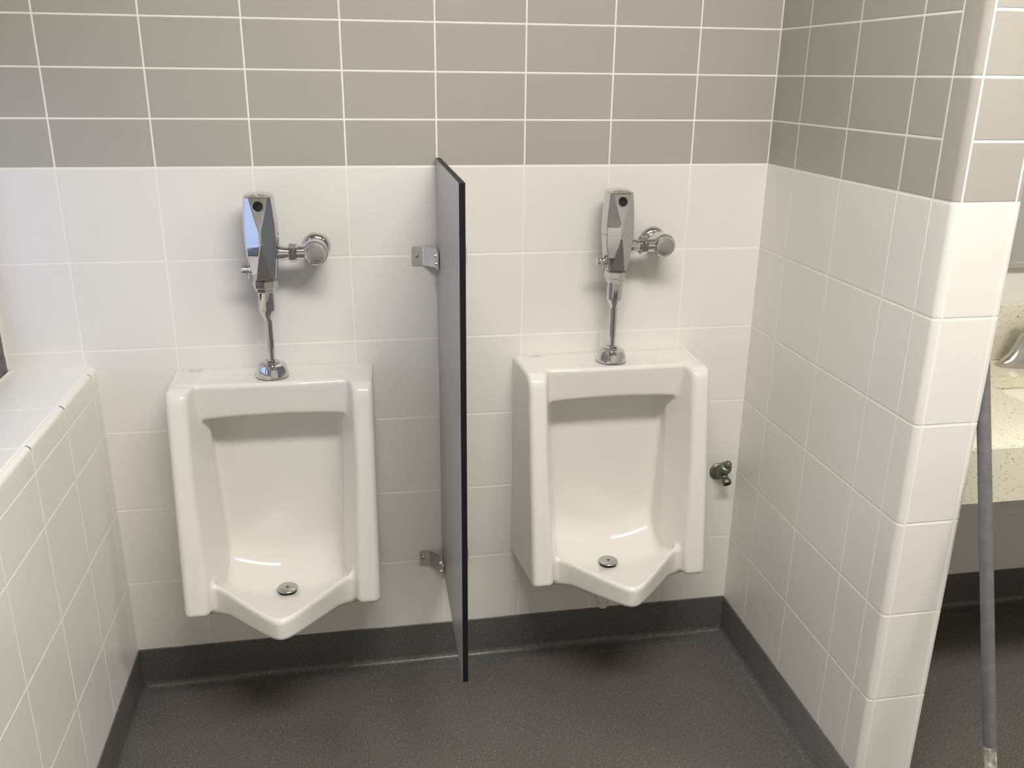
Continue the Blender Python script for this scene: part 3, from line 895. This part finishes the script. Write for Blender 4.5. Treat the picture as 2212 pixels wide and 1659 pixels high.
# ------------------------------------------------------------------ faucet
FX, FY = 2.352, -0.072
fa = thing('faucet', 'curved grey chrome faucet on the speckled counter at the backsplash', 'faucet', (FX, FY, CZ))
secs = []
for z, a, b in ((0.0, .0835, .028), (0.004, .0850, .0285), (0.012, .083, .0285), (0.020, .072, .0275), (0.032, .058, .0260), (0.050, .047, .0245), (0.070, .0385, .0230), (0.090, .030, .0215)):
    secs.append((z + 0.0004, a, b, 2.2, 0, 0))
v, f = loft(secs, 64)
mbf = MB().add(v, f)
fbo = auto_smooth(mbf.build('faucet_base', M['faucet_metal'], fa), 50)
sp_ = MB()
pts = [(0, 0, 0.070), (0, 0.002, 0.095), (0, -0.002, 0.118), (0, -0.016, 0.138), (0, -0.040, 0.150), (0, -0.070, 0.150), (0, -0.100, 0.140), (0, -0.122, 0.124)]
sp_.tube(pts, [0.028, 0.025, 0.0225, 0.020, 0.0175, 0.016, 0.0145, 0.0135], 32)
sp_.build('faucet_spout', M['faucet_metal'], fa, deg=60)
MB().lathe([(0.0085, 0.0), (0.0085, 0.0030), (0.006, 0.0042), (0.001, 0.0045)], align((-0.018, -0.0262, 0.024), (-0.12, -1, 0.25)), 32).build('sensor_eye', M['sensor'], fa)

# ------------------------------------------------------------------ mirror over the counter
MX0, MX1, MZ0, MZ1 = 1.98, 2.9, 1.040, 1.95
mi_ = thing('mirror', 'framed mirror hanging on the wall above the speckled counter', 'mirror', (2.44, 0, MZ0))
gl = MB().box((MX0 + 0.006, -0.012, MZ0 + 0.010), (MX1 - 0.006, -0.006, MZ1 - 0.010))
mm = mat('mirror_glass', (0.72, 0.73, 0.73), 0.03, metal=1.0)
loc_(gl.build('mirror_glass', mm, smooth=False), mi_)
fr_ = MB()
fr_.box((MX0, -0.020, MZ0), (MX1, -0.0008, MZ0 + 0.014), 0, 0.001).box((MX0, -0.020, MZ1 - 0.014), (MX1, -0.0008, MZ1), 0, 0.001)
fr_.box((MX0, -0.020, MZ0 + 0.0135), (MX0 + 0.010, -0.0008, MZ1 - 0.0135), 0, 0.001).box((MX1 - 0.010, -0.020, MZ0 + 0.0135), (MX1, -0.0008, MZ1 - 0.0135), 0, 0.001)
loc_(fr_.build('mirror_frame', M['steel'], deg=30), mi_)

# ------------------------------------------------------------------ pole leaning on the corner of the stub wall
pb, pt_ = Vector((1.7791, -0.911, 0.0)), Vector((1.7375, -0.656, 1.02))
pl = thing('leaning_pole', 'thin grey painted pole with a chipped bare foot leaning on the stub wall', 'pole', pb)
dv = (pt_ - pb); Lp = dv.length; d1 = dv.normalized()
RP = 0.0122
PCUT = 0.298
q = MB().lathe([(RP - 0.0004, PCUT), (RP, PCUT + 0.003), (RP, Lp - 0.004), (RP - 0.004, Lp)], align((0, 0, 0), d1), 40)
q.build('pole_shaft', M['paint_grey'], pl)
q = MB().lathe([(RP - 0.003, 0.001), (RP - 0.0004, 0.004), (RP - 0.0004, PCUT)], align((0, 0, 0), d1), 40)
q.build('pole_foot', M['bare_end'], pl)

# ------------------------------------------------------------------ ceiling lights
def troffer(x, y, sx, sy, power, label, color=(1.0, 0.95, 0.865)):
    r = thing('ceiling_light', label, 'ceiling light', (x, y, CEIL), 'ceiling lights')
    e = emit('lamp_glow', color, power)
    MB().box((-sx / 2, -sy / 2, -0.030), (sx / 2, sy / 2, -0.022)).build('light_diffuser', e, r, smooth=False)
    fm = MB()
    w = 0.02
    fm.box((-sx / 2 - w, -sy / 2 - w, -0.036), (sx / 2 + w, -sy / 2, -0.0005)).box((-sx / 2 - w, sy / 2, -0.036), (sx / 2 + w, sy / 2 + w, -0.0005))
    fm.box((-sx / 2 - w, -sy / 2, -0.036), (-sx / 2, sy / 2, -0.0005)).box((sx / 2, -sy / 2, -0.036), (sx / 2 + w, sy / 2, -0.0005))
    fm.build('light_frame', M['lamp_metal'], r, smooth=False)
    return r
troffer(1.0, -1.55, 1.2, 0.30, 51.0, 'long ceiling light over the urinals')
troffer(2.62, -1.50, 0.50, 0.26, 70.0, 'short ceiling light in front of the wash counter')

# ------------------------------------------------------------------ daylight
w = bpy.data.worlds.new('sky'); sc.world = w; w.use_nodes = True
bg = w.node_tree.nodes['Background']
bg.inputs['Color'].default_value = (0.60, 0.70, 1.02, 1)
bg.inputs['Strength'].default_value = 1.5
pl_ = bpy.data.lights.new('window_portal', 'AREA'); pl_.shape = 'RECTANGLE'; pl_.size = 1.3; pl_.size_y = 0.64
pl_.cycles.is_portal = True
po_ = bpy.data.objects.new('window_portal', pl_); COL.objects.link(po_)
po_.location = (XW - 0.09, -0.65, 1.19); po_.rotation_euler = (0, math.radians(-90), 0)
po_.rotation_euler = Vector((1, 0, 0)).to_track_quat('-Z', 'Y').to_euler()

# ------------------------------------------------------------------ camera
cam = bpy.data.cameras.new('camera'); co = bpy.data.objects.new('camera', cam); COL.objects.link(co)
cam.sensor_fit = 'HORIZONTAL'; cam.sensor_width = 36.0; cam.lens = 36.0 * 1920.0066 / 2212.0
cam.clip_start = 0.02
R3 = Matrix(((0.984257726050997, 0.17023562851385465, 0.04750325771369146), (-0.17639322531050605, 0.9293759414974013, 0.32426191486262423), (0.011052546017889173, -0.3275365478085027, 0.9447738624010568)))
right, fwd, up = R3.col[0], R3.col[1], R3.col[2]
rot = Matrix((right, up, -fwd)).transposed().to_4x4()
co.matrix_world = Matrix.Translation((0.6028544, -2.04185898, 1.49803)) @ rot
sc.camera = co

sc.view_settings.view_transform = 'Standard'; sc.view_settings.look = 'None'
sc.view_settings.gamma = 1.0; sc.view_settings.exposure = 0.0; sc.view_settings.use_curve_mapping = False
sc.cycles.use_denoising = True
sc.cycles.max_bounces = 10; sc.cycles.diffuse_bounces = 6
sc.cycles.caustics_reflective = False; sc.cycles.caustics_refractive = False
